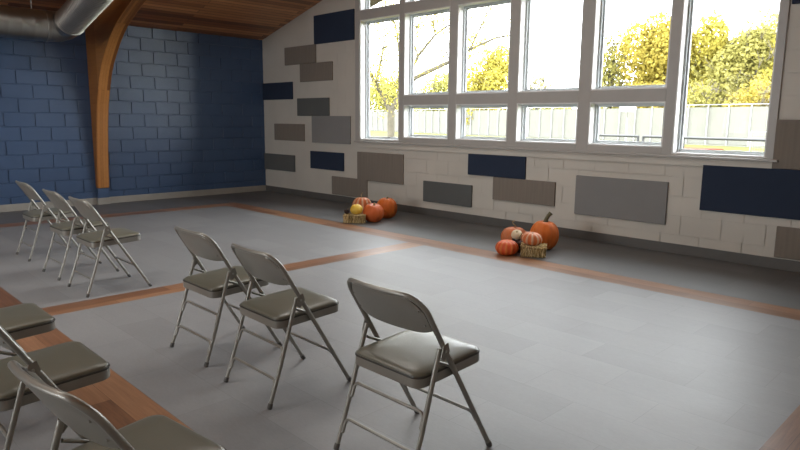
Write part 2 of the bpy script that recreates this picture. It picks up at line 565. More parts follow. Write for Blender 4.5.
inner = smoothpts(inner)
full = inner + [mir(p) for p in inner[-2::-1]] + [mir(outer[0]), mir(outer[1]), outer[2], outer[1], outer[0]]
bm = new()
prism(bm, full, 'y', PY0 - .005, PY1 + .005)
tag(obj('arch_beam', bm, M_glulam, bevel=.006), 'curved golden wooden arch beam rising from a blue pedestal on the blue block wall', 'beam')

# ------------------------------------------------------------------ spiral duct
M_duct = simple('galvanised_steel', (.36, .355, .34), .38, 1.0, .12, 3.)
duct = thing('air_duct', 'large round galvanised metal air duct with an elbow under the wooden ceiling', 'duct', (0, 0, 0))
E0 = Vector((-9.9, 3.10, 2.645)); RD = .205
dv = Vector((1, .03, .275)).normalized()
L = Vector((0, -1, .012)).normalized()
def ribbed(bm, a, d, length, r, pitch, h):
    pts, rs = [], []
    n = int(length / pitch)
    for i in range(n + 1):
        for t, k in ((0, 0), (.08, 1), (.16, 1), (.24, 0)):
            pts.append(a + d * pitch * (i + t)); rs.append(r + h * k)
    tube(bm, pts, rs, 40)
bm = new(); ribbed(bm, E0 + L * .24, L, 6.0, RD, .16, .0025); obj('duct_run', bm, M_duct, duct, 30)
bm = new()
ctrl = [E0 + L * .23, E0, E0 + dv * .23]
pts = [ctrl[0] * (1 - t) ** 2 + ctrl[1] * 2 * t * (1 - t) + ctrl[2] * t * t for t in [i / 3 for i in range(4)]]
tube(bm, pts, [RD + .004, RD + .002, RD * .96, RD * .93], 40); obj('duct_elbow', bm, M_duct, duct, 18)
for nm, c, d, k_ in (('duct_collar', E0 + L * .24, L, RD), ('duct_collar', E0 + dv * .24, dv, RD * .91)):
    bm = new(); tube(bm, [c - d * .025, c - d * .02, c + d * .02, c + d * .025], [k_ + .004, k_ + .011, k_ + .011, k_ + .004], 40)
    obj(nm, bm, M_duct, duct, 40)
bm = new(); ribbed(bm, E0 + dv * .24, dv, 1.25, RD * .91, .045, .006); obj('ribbed_riser', bm, M_duct, duct, 40)
p2 = E0 + dv * 1.5; d2 = Vector((1, 0, .268)).normalized()
bm = new(); tube(bm, [p2 - dv * .03, p2 + d2 * .05 + dv * .02, p2 + d2 * .3, p2 + d2 * 3.0], RD * .91, 40); obj('duct_run', bm, M_duct, duct, 30)
for yy in (2.70, 1.0, -1.0):
    bm = new(); zt = E0.z + .012 * (E0.y - yy)
    tube(bm, [(E0.x, yy, zt + RD - .004), (E0.x, yy, ceil_z(E0.x) + .01)], .008, 8)
    obj('hanger_rod', bm, M_duct, duct, 40)

# ------------------------------------------------------------------ acoustic panels
def fabric(name, c):
    m = Mat(name, c, .9, 0, .2); v = m.pos()
    m.color(m.ramp(m.noise(v, 2, 3), [(.3, scaled(c, .95)), (.7, scaled(c, 1.05))]))
    m.bump(m.noise(v, 260, 2), .3, .003)
    return m.m
def ribbed_fabric(name, c):
    m = Mat(name, c, .9, 0, .2); v = m.pos('Object', (34, 1, 1.2))
    m.color(m.ramp(m.noise(v, 1, 3, .6), [(.3, scaled(c, .82)), (.7, scaled(c, 0.95))]))
    m.bump(m.noise(v, 2, 2), .3, .003)
    return m.m
M_navy = fabric('navy_panel_cloth', (.031, .044, .076))
M_slate = fabric('slate_panel_cloth', (.13, .137, .135))
M_grey = fabric('grey_panel_cloth', (.27, .27, .268))
M_taupe = ribbed_fabric('taupe_panel_cloth', (.275, .24, .205))
PANELS = [
 (-9.19, -8.12, 2.70, 3.18, M_navy, 'large navy acoustic panel high on the white wall just below the sloping ceiling'),
 (-10.09, -9.15, 2.39, 2.705, M_taupe, 'upper of the two overlapping-corner taupe panels high on the white wall'),
 (-9.62, -8.69, 2.075, 2.388, M_taupe, 'taupe panel high on the white wall, below and right of another taupe panel'),
 (-10.855, -9.865, 1.775, 2.09, M_navy, 'small navy acoustic panel touching the blue wall corner at mid height'),
 (-9.72, -8.79, 1.475, 1.786, M_slate, 'dark slate panel just above the mid grey panel left of the window'),
 (-9.285, -8.222, 1.005, 1.473, M_grey, 'large mid grey panel left of the window, level with the sill'),
 (-10.48, -9.52, 1.015, 1.325, M_taupe, 'taupe panel alone near the blue corner, left of the large mid grey panel'),
 (-10.855, -9.836, .435, .745, M_slate, 'low dark slate panel in the corner beside the blue wall'),
 (-9.34, -8.40, .54, .852, M_navy, 'small low navy panel left of the window, above bare white blocks'),
 (-8.04, -6.955, .425, .89, M_taupe, 'large plain taupe panel directly under the left end of the window sill'),
 (-8.723, -7.797, .125, .438, M_taupe, 'low taupe panel by the baseboard behind the left pumpkin pile'),
 (-6.52, -5.585, .212, .521, M_slate, 'dark slate panel low on the wall between the two pumpkin piles'),
 (-5.665, -4.71, .67, .962, M_navy, 'navy panel under the middle of the window sill'),
 (-5.22, -4.255, .362, .668, M_taupe, 'taupe panel on the wall just above the right pumpkin pile'),
 (-3.97, -2.85, .305, .775, M_grey, 'large light grey panel right of the pumpkins, under the window'),
 (-2.50, -1.40, .508, .985, M_navy, 'large navy panel under the right end of the window sill'),
 (-1.856, -.77, .987, 1.455, M_taupe, 'taupe panel right of the window, level with its bottom panes'),
 (-1.758, -.82, .122, .428, M_taupe, 'low taupe panel at the right edge, touching the baseboard'),
 (-1.834, -.75, 2.518, 2.99, M_navy, 'navy panel high on the wall right of the window'),
]
for (xa, xb, za, zb, m, lab) in PANELS:
    bm = new(); cx, cz = (xa + xb) / 2, (za + zb) / 2; hx, hz = (xb - xa) / 2, (zb - za) / 2
    box(bm, -hx, hx, -.028, -.002, -hz, hz)
    o = obj('acoustic_panel', bm, m, bevel=.006); o.location = (cx - .018, FRONT_WY, cz)
    tag(o, lab, 'wall panel', 'acoustic panels on the white wall')

# ------------------------------------------------------------------ folding chairs
M_tube = simple('taupe_chair_enamel', (.285, .278, .25), .34, .35, .05)
M_vinyl = Mat('olive_grey_vinyl', (.150, .148, .116), .32)
_v = M_vinyl.pos(); M_vinyl.bump(M_vinyl.noise(_v, 160, 3), .12, .002); M_vinyl = M_vinyl.m
M_piping = simple('dark_vinyl_piping', (.045, .042, .036), .45)
M_cap = simple('grey_rubber_tip', (.10, .095, .09), .6)
M_rivet = simple('zinc_rivet', (.5, .5, .48), .3, 1.)
TW = .221; TR = .0112
def ty(z): return .247 - .60 * z          # front tube
def ry(z): return -.266 + .352 * z         # rear leg
def bow(x): return -.030 * (1 - (x / TW) ** 2)


def make_chair():
    t = thing('folding_chair', 'chair', 'chair')
    ZT = .765
    # one bent tube: front leg, up the back, across the top, down the other front leg
    pts = [(-TW, ty(.012), .012), (-TW, ty(.30), .30), (-TW, ty(.60), .60)]
    nc = 9; rc = .075
    arc = []
    for i in range(nc + 1):
        a = PI / 2 * i / nc
        arc.append((-TW + rc * (1 - math.cos(a)), ZT - rc * (1 - math.sin(a))))
    topx = [-TW + rc + (2 * (TW - rc)) * i / 10 for i in range(1, 10)]
    prof = arc + [(x, ZT) for x in topx] + [(-x, z) for x, z in arc[::-1]]
    for x, z in prof: pts.append((x, ty(z) + bow(x), z))
    pts += [(TW, ty(.60), .60), (TW, ty(.30), .30), (TW, ty(.012), .012)]
    bm = new(); tube(bm, pts, TR, 12); obj('tubular_frame', bm, M_tube, t, 60)
    RWd = TW - .001
    for s in (-1, 1):
        bm = new()
        tube(bm, [(s * RWd, ry(.012), .012), (s * RWd, ry(.2), .2), (s * (RWd - .004), ry(.515) - .014, .515), (s * (RWd - .004), ry(.53) - .012, .535)], TR * .95, 12)
        obj('rear_leg', bm, M_tube, t, 60)
        # hinge plate joining rear leg and frame
        bm = new()
        y_, z_ = ty(.53), .53
        prism(bm, [(y_ - .034, z_ - .03), (y_ - .012, z_ - .045), (y_ + .018, z_ - .01), (y_ + .006, z_ + .028), (y_ - .02, z_ + .02)], 'x', s * (TW + .0125) - .0015, s * (TW + .0125) + .0015)
        hp = obj('hinge_plate', bm, M_tube, t)
        bm = new(); tube(bm, [(s * (TW + .008), y_ - .008, z_ - .005), (s * (TW + .018), y_ - .008, z_ - .005)], .006, 10); obj('rivet', bm, M_rivet, hp, 40)
        # seat link from the rear leg forward to the frame under the seat
        bm = new()
        tube(bm, [(s * (TW - .016), ry(.475), .478), (s * (TW - .014), ty(.438), .44)], .007, 8); obj('seat_link', bm, M_tube, t, 60)
        for yy, zz, dy in ((ty(.0), 0, -.60), (ry(.0), 0, .352)):
            bm = new(); tube(bm, [(s * TW, yy, .001), (s * TW, yy + dy * .006, .008), (s * TW, yy + dy * .026, .026)], [TR * 1.05, TR * 1.18, TR * 1.12], 12)
            obj('foot_cap', bm, M_cap, t, 40)
    for z in (.285, .135):       # rear stretchers, their ends bent down along the legs
        xx = TW - .014
        pts = fillet([(-xx, ry(z - .06), z - .06), (-xx, ry(z), z), (xx, ry(z), z), (xx, ry(z - .06), z - .06)], .05, 6)
        bm = new(); tube(bm, pts, .0078, 8); obj('rear_stretcher', bm, M_tube, t, 60)
    z = .20; xx = TW - .012
    pts = fillet([(-xx, ty(z - .05), z - .05), (-xx, ty(z), z), (xx, ty(z), z), (xx, ty(z - .05), z - .05)], .035, 6)
    bm = new(); tube(bm, pts, .0078, 8); obj('front_stretcher', bm, M_tube, t, 60)
    # seat: pressed pan with rolled rim and a padded vinyl cushion
    SW, SD, SY_ = .404, .405, .006
    def ring(k, z, r=.048):
        return [(x, y + SY_, z + (y / SD) * .02) for x, y in rrect(SW * k, SD * k, max(.01, r * k), 6)]
    bm = new(); loft(bm, [ring(.95, .394), ring(.985, .394), ring(.998, .396), ring(1.0, .40), ring(1.0, .434), ring(.985, .437), ring(.955, .437)])
    pan = obj('seat_pan', bm, M_tube, t, 35)
    bm = new(); loft(bm, [ring(.955, .433), ring(.982, .438), ring(.984, .443), ring(.972, .448), ring(.93, .453), ring(.82, .459), ring(.6, .463), ring(.3, .465), ring(.08, .4655)])
    obj('seat_cushion', bm, M_vinyl, t, 60)
    bm = new(); pp = ring(.992, .4375); tube(bm, pp + [pp[0]], .0045, 6, caps=False); obj('piping', bm, M_piping, pan, 60)
    # backrest: pressed metal back with a cushion on its front
    HW = TW - TR - .0015
    def panel(grow, y_off, zshift=0.0, n=20, m=8):
        rows = []
        for i in range(n + 1):
            u = -1 + 2 * i / n; x = u * HW * grow
            zb = .590 + .024 * abs(u) ** 6 + (1 - grow) * .10
            zt = ZT - .012 - .062 * max(0, (abs(u) - .62) / .38) ** 2.4 - (1 - grow) * .05
            rows.append([(x, ty(zb + (zt - zb) * j / m) + bow(x) + y_off(u, j / m), zb + (zt - zb) * j / m) for j in range(m + 1)])
        return rows
    def shell(rows_b, rows_f):
        bm = new()
        B = [[bm.verts.new(p) for p in r] for r in rows_b]; Fv = [[bm.verts.new(p) for p in r] for r in rows_f]
        n, m = len(B) - 1, len(B[0]) - 1
        for i in range(n):
            for j in range(m):
                bm.faces.new((B[i][j], B[i][j + 1], B[i + 1][j + 1], B[i + 1][j])); bm.faces.new((Fv[i][j], Fv[i + 1][j], Fv[i + 1][j + 1], Fv[i][j + 1]))
            bm.faces.new((B[i][0], B[i + 1][0], Fv[i + 1][0], Fv[i][0])); bm.faces.new((B[i][m], Fv[i][m], Fv[i + 1][m], B[i + 1][m]))
        for j in range(m):
            bm.faces.new((B[0][j], Fv[0][j], Fv[0][j + 1], B[0][j + 1])); bm.faces.new((B[n][j], B[n][j + 1], Fv[n][j + 1], Fv[n][j]))
        return bm
    edge = lambda u, v: min(1, (1 - abs(u)) / .12) * min(1, v / .15 + .0) * min(1, (1 - v) / .12)
    bp = obj('back_panel', shell(panel(1, lambda u, v: -.006 - .004 * edge(u, v)), panel(1, lambda u, v: .006)), M_tube, t, 40)
    bc = obj('back_cushion', shell(panel(.965, lambda u, v: .007), panel(.965, lambda u, v: .012 + .018 * edge(u, v) ** .5)), M_vinyl, t, 50)
    R_ = panel(.985, lambda u, v: .013)
    loop = [r_[0] for r_ in R_] + R_[-1][1:] + [r_[-1] for r_ in R_[::-1]][1:] + R_[0][::-1][1:-1]
    bm = new(); tube(bm, loop + [loop[0]], .0045, 6, caps=False); obj('piping', bm, M_piping, bc, 60)
    for s in (-1, 1):
        for z in (.635, .70):
            x = s * (HW - .02); y = ty(z) + bow(x)
            bm = new(); tube(bm, [(x, y - .007, z), (x, y - .012, z)], [.006, .004], 10); obj('rivet', bm, M_tube, bp, 40)
    return t


G = 'folding chairs set out in rows'
chair0 = make_chair()
CHAIRS = [
 (-1.797, 1.875, 0.0, 'taupe folding chair in the front row nearest the camera, at centre of the picture'),
 (-2.765, 1.885, -.02, 'taupe folding chair in the middle of the three grouped on the pale grey floor'),
 (-3.485, 1.915, 0.0, 'taupe folding chair farthest left of the three on the pale floor, behind the plank strip'),
 (-5.45, 1.925, 0.0, 'folding chair at the right of the far trio, its front foot by the plank strip'),
 (-6.175, 1.930, 0.0, 'middle folding chair of the far trio in front of the blue wall'),
 (-7.17, 1.955, 0.0, 'leftmost folding chair of the far trio, farthest back by the blue wall'),
 (-3.45, .68, 0.0, 'folding chair cut off at left edge, only its seat showing over the plank strip'),
 (-2.68, .655, 0.0, 'folding chair in the rear row with wide seat over the planks at lower left'),
 (-1.742, .637, .12, 'folding chair in the bottom left corner, backrest closest to the camera'),
]
for i, (x, y, rz, lab) in enumerate(CHAIRS):
    c = chair0 if i == 0 else copy_thing(chair0)
    c.location = (x, y, 0); c.rotation_euler = (0, 0, rz)
    tag(c, lab, 'chair', G)

# ------------------------------------------------------------------ pumpkins, gourds, bales
def pumpkin_mat(name, c1, c2, c3=None, ribs=10, pale=None):
    """skin that varies round the fruit; pale = stripe colour along the ribs"""
    m = Mat(name, c1, .5, 0, .3); v = m.pos()
    col = m.ramp(m.noise(v, 7, 5, .6), [(.3, c1), (.7, c2)])
    if pale:
        at = m.add('ShaderNodeSeparateXYZ'); m.l.new(v, at.inputs[0])
        an = m.add('ShaderNodeMath', operation='ARCTAN2'); m.l.new(at.outputs[1], an.inputs[0]); m.l.new(at.outputs[0], an.inputs[1])
        mu = m.add('ShaderNodeMath', operation='MULTIPLY'); mu.inputs[1].default_value = ribs; m.l.new(an.outputs[0], mu.inputs[0])
        sn = m.add('ShaderNodeMath', operation='COSINE'); m.l.new(mu.outputs[0], sn.inputs[0])
        nz = m.noise(v, 22, 4, .7)
        ad = m.add('ShaderNodeMath', operation='ADD'); m.l.new(sn.outputs[0], ad.inputs[0]); m.l.new(nz, ad.inputs[1])
        f = m.ramp(ad.outputs[0], [(.0, (1, 1, 1)), (.25, (0, 0, 0))])
        col = m.mix(f, col, pale)
    m.color(col)
    return m.m
M_orange = pumpkin_mat('orange_pumpkin_skin', (.60, .13, .022), (.70, .19, .035))
M_red_orange = pumpkin_mat('red_orange_pumpkin_skin', (.52, .10, .025), (.60, .14, .035))
M_pale_orange = pumpkin_mat('pale_orange_pumpkin_skin', (.50, .125, .035), (.60, .21, .09))
M_striped = pumpkin_mat('striped_pumpkin_skin', (.58, .075, .022), (.64, .11, .03), ribs=12, pale=(.64, .17, .04))
M_turban = pumpkin_mat('white_striped_squash_skin', (.52, .12, .035), (.60, .17, .05), ribs=11, pale=(.58, .33, .20))
M_yellow = pumpkin_mat('yellow_gourd_skin', (.72, .42, .03), (.75, .52, .10))
M_cream = pumpkin_mat('cream_gourd_skin', (.60, .48, .30), (.68, .58, .42))
M_stem = simple('dry_green_stem', (.12, .115, .06), .7, var=.3, scale=30)
M_stem_tan = simple('dry_tan_stem', (.30, .22, .11), .75, var=.3, scale=30)
def straw_mat():
    m = Mat('golden_straw', (.5, .4, .2), .8)
    g = m.add('ShaderNodeNewGeometry')
    m.color(m.ramp(g.outputs['Random Per Island'], [(0, (.16, .10, .035)), (.35, (.42, .31, .13)), (.7, (.66, .52, .27)), (1, (.80, .68, .42))]))
    return m.m
M_straw = straw_mat()
M_twine = simple('jute_twine', (.30, .22, .12), .9)
M_dark = simple('dark_dried_seed_head', (.05, .025, .018), .7, var=.3, scale=30)


def pumpkin(name, label, cat, loc, rx, h, ribs, mat, stem='short', tilt=(0, 0), rz=0., depth=.09, group=None, neck=0.0):
    t = thing(name, label, cat, loc, rz, group)
    bm = new(); nu, nv = ribs * 6, 22
    rows = []
    for j in range(1, nv):
        p = PI * j / nv
        row = []
        for i in range(nu):
            a = 2 * PI * i / nu
            rib = 1 - depth * (abs(math.cos(ribs * a / 2)) ** 5) * math.sin(p) ** .5
            s = math.sin(p) ** .82
            r = rx * s * rib * (1 - neck * max(0, math.cos(p)))
            z = h / 2 + h / 2 * math.cos(p) * (1 - .16 * math.exp(-(s / .32) ** 2)) * (1 if p < PI / 2 else .96)
            row.append((r * math.cos(a), r * math.sin(a), z))
        rows.append(row)
    loft(bm, rows[::-1])
    zmin = min(v.co.z for v in bm.verts)
    if tilt != (0, 0):
        rm = Matrix.Rotation(tilt[0], 3, 'X') @ Matrix.Rotation(tilt[1], 3, 'Y')
        for v in bm.verts: v.co = rm @ (v.co - Vector((0, 0, h / 2))) + Vector((0, 0, h / 2))
        zmin = min(v.co.z for v in bm.verts)
    else: rm = Matrix.Identity(3)
    for v in bm.verts: v.co.z -= zmin
    obj('pumpkin_skin' if 'gourd' not in name else 'gourd_skin', bm, mat, t, 75)
    def S(p): return rm @ (Vector(p) - Vector((0, 0, h / 2))) + Vector((0, 0, h / 2 - zmin))
    z0 = h * .88
    if stem == 'thick':
        pts = [(0, 0, z0 - .02), (0, 0, z0 + .02), (.008, .0, z0 + .06), (.03, .004, z0 + .10), (.05, .008, z0 + .125)]; rs = [.045, .030, .022, .020, .026]
    elif stem == 'curl':
        pts = [(.03 * math.sin(k * .8) * (k / 8), .02 * math.cos(k * .9), z0 + k * .012) for k in range(9)]; rs = [.012] + [.006] * 8
    elif stem == 'none':
        pts = [(0, 0, z0 - .01), (0, 0, z0 + .012)]; rs = [.016, .010]
    else:
        pts = [(0, 0, z0 - .01), (0, 0, z0 + .02), (.012, 0, z0 + .045)]; rs = [.026, .015, .013]
    bm = new(); tube(bm, [S(p) for p in pts], rs, 8)
    obj('stem', bm, M_stem if stem in ('thick',) else M_stem_tan, t, 50)
    return t


def bale(label, loc, L_, W_, H_, rz):
    t = thing('straw_bale', label, 'straw bale', loc, rz, 'small decorative straw bales')
    rnd = random.Random(int(L_ * 1000))
    bm = new()
    box(bm, -L_ / 2 + .01, L_ / 2 - .01, -W_ / 2 + .01, W_ / 2 - .01, .002, H_ - .008)
    for k in range(900):
        f = rnd.random()
        l = rnd.uniform(.03, .09); a = rnd.uniform(-.5, .5)
        x = rnd.uniform(-L_ / 2, L_ / 2); y = rnd.uniform(-W_ / 2, W_ / 2); z = rnd.uniform(.006, H_)
        if f < .35: y = rnd.choice((-1, 1)) * W_ / 2; d = Vector((math.sin(a) * .5, 0, math.cos(a)))
        elif f < .6: x = rnd.choice((-1, 1)) * L_ / 2; d = Vector((0, math.sin(a), math.cos(a)))
        else: z = H_ - .005; d = Vector((math.cos(a * 3), math.sin(a * 3), .05))
        p = Vector((x, y, z)); q = p + d * l; p = p - d * l * .3
        for e in (p, q): e.z = min(max(e.z, .004), H_ + .008); e.x = min(max(e.x, -L_ / 2 - .012), L_ / 2 + .012)
        if (q - p).length < .008: continue
        tube(bm, [p, q], rnd.uniform(.003, .0055), 4)
    obj('straw', bm, M_straw, t)
    for x in (-L_ * .25, L_ * .25):
        bm = new(); a, b, c = W_ / 2 + .004, H_ + .003, x
        tube(bm, fillet([(c, 0, .001), (c, -a, .001), (c, -a, b), (c, a, b), (c, a, .001), (c, 0, .001)], .01, 3), .003, 6)
        obj('twine', bm, M_twine, t)
    return t


GL = 'pumpkins in the left pile'; GR = 'pumpkins in the right pile'
# left pile
pumpkin('pumpkin', 'tall orange pumpkin at the back right of the left pile', 'pumpkin', (-6.68, 6.30, 0), .156, .32, 10, M_orange, 'short', (.05, .05), .4, .07, GL)
pumpkin('pumpkin', 'smooth reddish orange pumpkin at the front of the left pile beside the bale', 'pumpkin', (-6.54, 5.915, 0), .150, .265, 10, M_red_orange, 'short', (.2, 0), 1.1, .05, GL)
pumpkin('pumpkin', 'pale-topped orange pumpkin at the back left of the left pile behind the yellow gourd', 'pumpkin', (-6.98, 6.085, 0), .155, .32, 10, M_turban, 'curl', (0, 0), .2, .09, GL)
b_ = bale('small straw bale under the yellow gourd in the left pile', (-6.655, 5.67, 0), .29, .15, .115, .72)
pumpkin('gourd', 'small round yellow gourd resting on the straw bale of the left pile', 'gourd', (-6.65, 5.695, .116), .088, .145, 8, M_yellow, 'none', (.15, 0), 0, .03)
# right pile
pumpkin('pumpkin', 'tallest orange pumpkin with thick grey-green stem at the right of the right pile', 'pumpkin', (-3.86, 6.075, 0), .163, .345, 11, M_orange, 'thick', (0, .06), .75, .08, GR)
pumpkin('pumpkin', 'flat red-orange pumpkin with yellow streaks at the front left of the right pile', 'pumpkin', (-3.955, 5.51, 0), .124, .165, 12, M_striped, 'none', (.08, 0), .3, .10, GR)
pumpkin('pumpkin', 'pale orange pumpkin with curly stem at the back left of the right pile', 'pumpkin', (-4.18, 5.955, 0), .152, .24, 10, M_pale_orange, 'curl', (0, 0), .9, .10, GR)
bale('small straw bale under the white-striped squash in the right pile', (-3.715, 5.655, 0), .25, .17, .118, .55)
pumpkin('squash', 'white and orange striped squash on the straw bale of the right pile', 'squash', (-3.735, 5.645, .119), .112, .14, 11, M_turban, 'none', (.1, .1), .5, .10)
pumpkin('gourd', 'small cream gourd wedged between pumpkins in the right pile', 'gourd', (-3.99, 5.735, .13), .062, .10, 7, M_cream, 'none', (.5, .3), 0, .04)


def seed_head(label, loc, r, h, seed):
    t = thing('dried_seed_head', label, 'dried flower', loc)
    rnd = random.Random(seed); bm = new()
    rings = [[(r * k * math.cos(2 * PI * i / 10), r * k * math.sin(2 * PI * i / 10), z * h) for i in range(10)] for k, z in ((.5, 0), (.9, .2), (1, .5), (.8, .8), (.3, 1))]
    loft(bm, rings)
    for k in range(90):
        a = rnd.uniform(0, 2 * PI); z = rnd.uniform(.1, 1); d = Vector((math.cos(a), math.sin(a), .5)).normalized()
        p = Vector((0, 0, h * z * .9)) + d * r * .8
        tube(bm, [p, p + d * r * .5], [.010, .003], 4)
    obj('bracts', bm, M_dark, t)
    bm = new(); tube(bm, [(0, 0, h * .8), (.01, .0, h * 1.2), (.03, .01, h * 1.5)], .004, 6); obj('stem', bm, M_stem_tan, t)
seed_head('dark dried seed head between the two front fruits of the right pile', (-3.94, 5.70, 0), .062, .14, 3)
seed_head('dark dried seed head on the left end of the left straw bale', (-6.745, 5.60, .122), .03, .05, 4)

# ------------------------------------------------------------------ outdoors
GZ = -.15
def ground_mat(name, c1, c2, sc):
    m = Mat(name, c1, .95, 0, .1); v = m.pos()
    m.color(m.ramp(m.noise(v, sc, 6, .7), [(.35, c1), (.65, c2)])); return m.m
M_grass = ground_mat('autumn_lawn', (.070, .072, .018), (.10, .096, .028), 2.)
M_pave = ground_mat('pale_court_paving', (.12, .12, .115), (.14, .14, .135), 1.)
M_leafbed = ground_mat('red_leaf_litter', (.13, .03, .022), (.15, .06, .03), 4.)
bm = new(); box(bm, -160, 60, FRONT_WY + .25, 180, GZ - .2, GZ)
tag(obj('lawn', bm, M_grass), kind='structure')
FA = Vector((-2.0, 44.1, GZ)); FB = Vector((-92.0, 67.9, GZ)); fd = (FB - FA).normalized(); fn = Vector((fd.y, -fd.x, 0))
if fn.y > 0: fn = -fn
bm = new()
pa = [FA, FB, FB + fn * 8, FA + fn * 6]
pa = [FA, FB, FB + fn * 1.2, FA + fn * 1.2]
prism(bm, [(p.x, p.y) for p in pa], 'z', GZ, GZ + .02)
tag(obj('court_paving', bm, M_pave), kind='structure')
bm = new()
pts = []
for k in range(24):
    a = 2 * PI * k / 24; rr = 1 + .18 * math.sin(3 * a) + .1 * math.sin(7 * a)
    pts.append((-14.9 + 1.3 * rr * math.cos(a), 39.2 + 1.5 * rr * math.sin(a)))
prism(bm, pts, 'z', GZ, GZ + .06)
tag(obj('leaf_bed', bm, M_leafbed), 'red patch of fallen leaves on the lawn outside the right window', 'leaves')

# tall fence with pale windscreen
M_screen = simple('pale_windscreen_cloth', (.135, .133, .112), .9, var=.06, scale=1.5)
M_post = simple('galvanised_post', (.27, .27, .27), .5, .3)
M_black = simple('black_fence_coating', (.02, .02, .022), .5)
fl = (FB - FA).length; fang = math.atan2(fd.y, fd.x)
fence = thing('court_fence', 'tall court fence hung with pale windscreen beyond the lawn', 'fence', FA, fang)
bm = new(); n = 260
for k in range(n):
    pass
vv = [[bm.verts.new((fl * k / n, .04 * math.sin(k * 1.1) + .02 * math.sin(k * .37), z)) for k in range(n + 1)] for z in (.05, 2.66)]
for k in range(n): bm.faces.new((vv[0][k], vv[0][k + 1], vv[1][k + 1], vv[1][k]))
o = obj('windscreen', bm, M_screen, fence, smooth='keep'); s_ = o.modifiers.new('t', 'SOLIDIFY'); s_.thickness = .01
for k in range(int(fl / 1.6) + 1):
    bm = new(); tube(bm, [(k * 1.6, .09, 0), (k * 1.6, .09, 2.86)], .045, 8); obj('post', bm, M_post, fence)
bm = new(); tube(bm, [(0, .09, 2.83), (fl, .09, 2.83)], .03, 8); obj('top_rail', bm, M_post, fence)

# low black chain link fence, two runs with a gap
def low_fence(label, a, b):
    a = Vector(a); b = Vector(b); d = b - a; ln = d.length
    t = thing('chain_link_fence', label, 'fence', a, math.atan2(d.y, d.x), 'low black fence runs on the lawn')
    for z, nm in ((.97, 'top_rail'), (.06, 'bottom_wire')):
        bm = new(); tube(bm, [(0, 0, z), (ln, 0, z)], .05 if z > .5 else .006, 8); obj(nm, bm, M_black, t)
    k = max(1, round(ln / 2.9))
    for i in range(k + 1):
        bm = new(); tube(bm, [(ln * i / k, 0, 0), (ln * i / k, 0, 1.0)], .05, 8); obj('post', bm, M_black, t)
    bm = new(); s = -1.1
    while s < ln:
        for e in (1, -1):
            x0, x1 = s, s + 1.1
            pts = [(x0, .06 if e > 0 else 0.95), (x1, 0.95 if e > 0 else .06)]
            (xa, za), (xb, zb) = pts
            if xa < 0: za = za + (zb - za) * (-xa) / (xb - xa); xa = 0
            if xb > ln: zb = za + (zb - za) * (ln - xa) / (xb - xa); xb = ln
            if xb - xa > .02: tube(bm, [(xa, 0, za), (xb, 0, zb)], .0016, 3, caps=False)
        s += .16
    obj('wire_mesh', bm, M_black, t)
low_fence('black chain link fence run seen through the wide right pane', (-10.2, 25.75, GZ), (-3.2, 24.9, GZ))
low_fence('black chain link fence run seen through the fourth low pane', (-14.9, 26.6, GZ), (-12.3, 26.25, GZ))
low_fence('short black chain link gate length beside the gap in the fence', (-12.05, 26.2, GZ), (-10.75, 25.95, GZ))

# basketball backboard
hoop = thing('basketball_hoop', 'white fan-shaped basketball backboard on a pole in front of the pale fence', 'basketball hoop', (-18.97, 38.76, GZ), .45)
M_board = simple('white_backboard', (.4, .4, .4), .5, var=.03); M_rim = simple('orange_rim', (.6, .15, .03), .5)
bm = new(); tube(bm, [(0, .6, 0), (0, .6, 1.8), (0, .05, 2.5)], .05, 8); obj('pole', bm, M_post, hoop)
bm = new(); prism(bm, [(-.42, 2.21), (.42, 2.21), (.52, 2.41), (.50, 2.65), (.34, 2.83), (.12, 2.89), (-.12, 2.89), (-.34, 2.83), (-.50, 2.65), (-.52, 2.41)], 'y', -.03, .03); obj('backboard', bm, M_board, hoop)
bm = new(); tube(bm, [(.2 * math.cos(a), -.25 + .2 * math.sin(a), 2.3) for a in [2 * PI * k / 16 for k in range(17)]], .01, 6, caps=False); obj('rim', bm, M_rim, hoop)
# grey frame on the lawn
goal = thing('goal_frame', 'grey rectangular goal frame on the lawn at the right of the wide pane', 'goal frame', (-9.75, 34.0, GZ), -.2)
bm = new(); tube(bm, fillet([(-.55, 0, 0), (-.55, 0, 1.15), (.55, 0, 1.15), (.55, 0, 0)], .03, 3), .025, 8); obj('frame', bm, M_post, goal)
bm = new()
for k in range(1, 9): tube(bm, [(-.55 + .122 * k, 0, .02), (-.55 + .122 * k, 0, 1.13)], .004, 4)
for k in range(1, 9): tube(bm, [(-.54, 0, .125 * k), (.54, 0, .125 * k)], .004, 4)
obj('net', bm, M_post, goal)


# trees
def leaf_mat(name, stops):
    m = bpy.data.materials.new(name); m.use_nodes = True
    n = m.node_tree.nodes; l = m.node_tree.links; n.clear()
    out = n.new('ShaderNodeOutputMaterial'); mx = n.new('ShaderNodeMixShader'); d = n.new('ShaderNodeBsdfDiffuse'); t = n.new('ShaderNodeBsdfTranslucent')
    g = n.new('ShaderNodeNewGeometry'); r = n.new('ShaderNodeValToRGB')
    e = r.color_ramp.elements
    while len(e) < len(stops): e.new(.5)
    for el, (p, c) in zip(e, stops): el.position = p; el.color = (*c, 1)
    l.new(g.outputs['Random Per Island'], r.inputs[0])
    for s in (d, t): l.new(r.outputs[0], s.inputs[0])
    mx.inputs[0].default_value = .5
    l.new(d.outputs[0], mx.inputs[1]); l.new(t.outputs[0], mx.inputs[2]); l.new(mx.outputs[0], out.inputs[0])
    return m


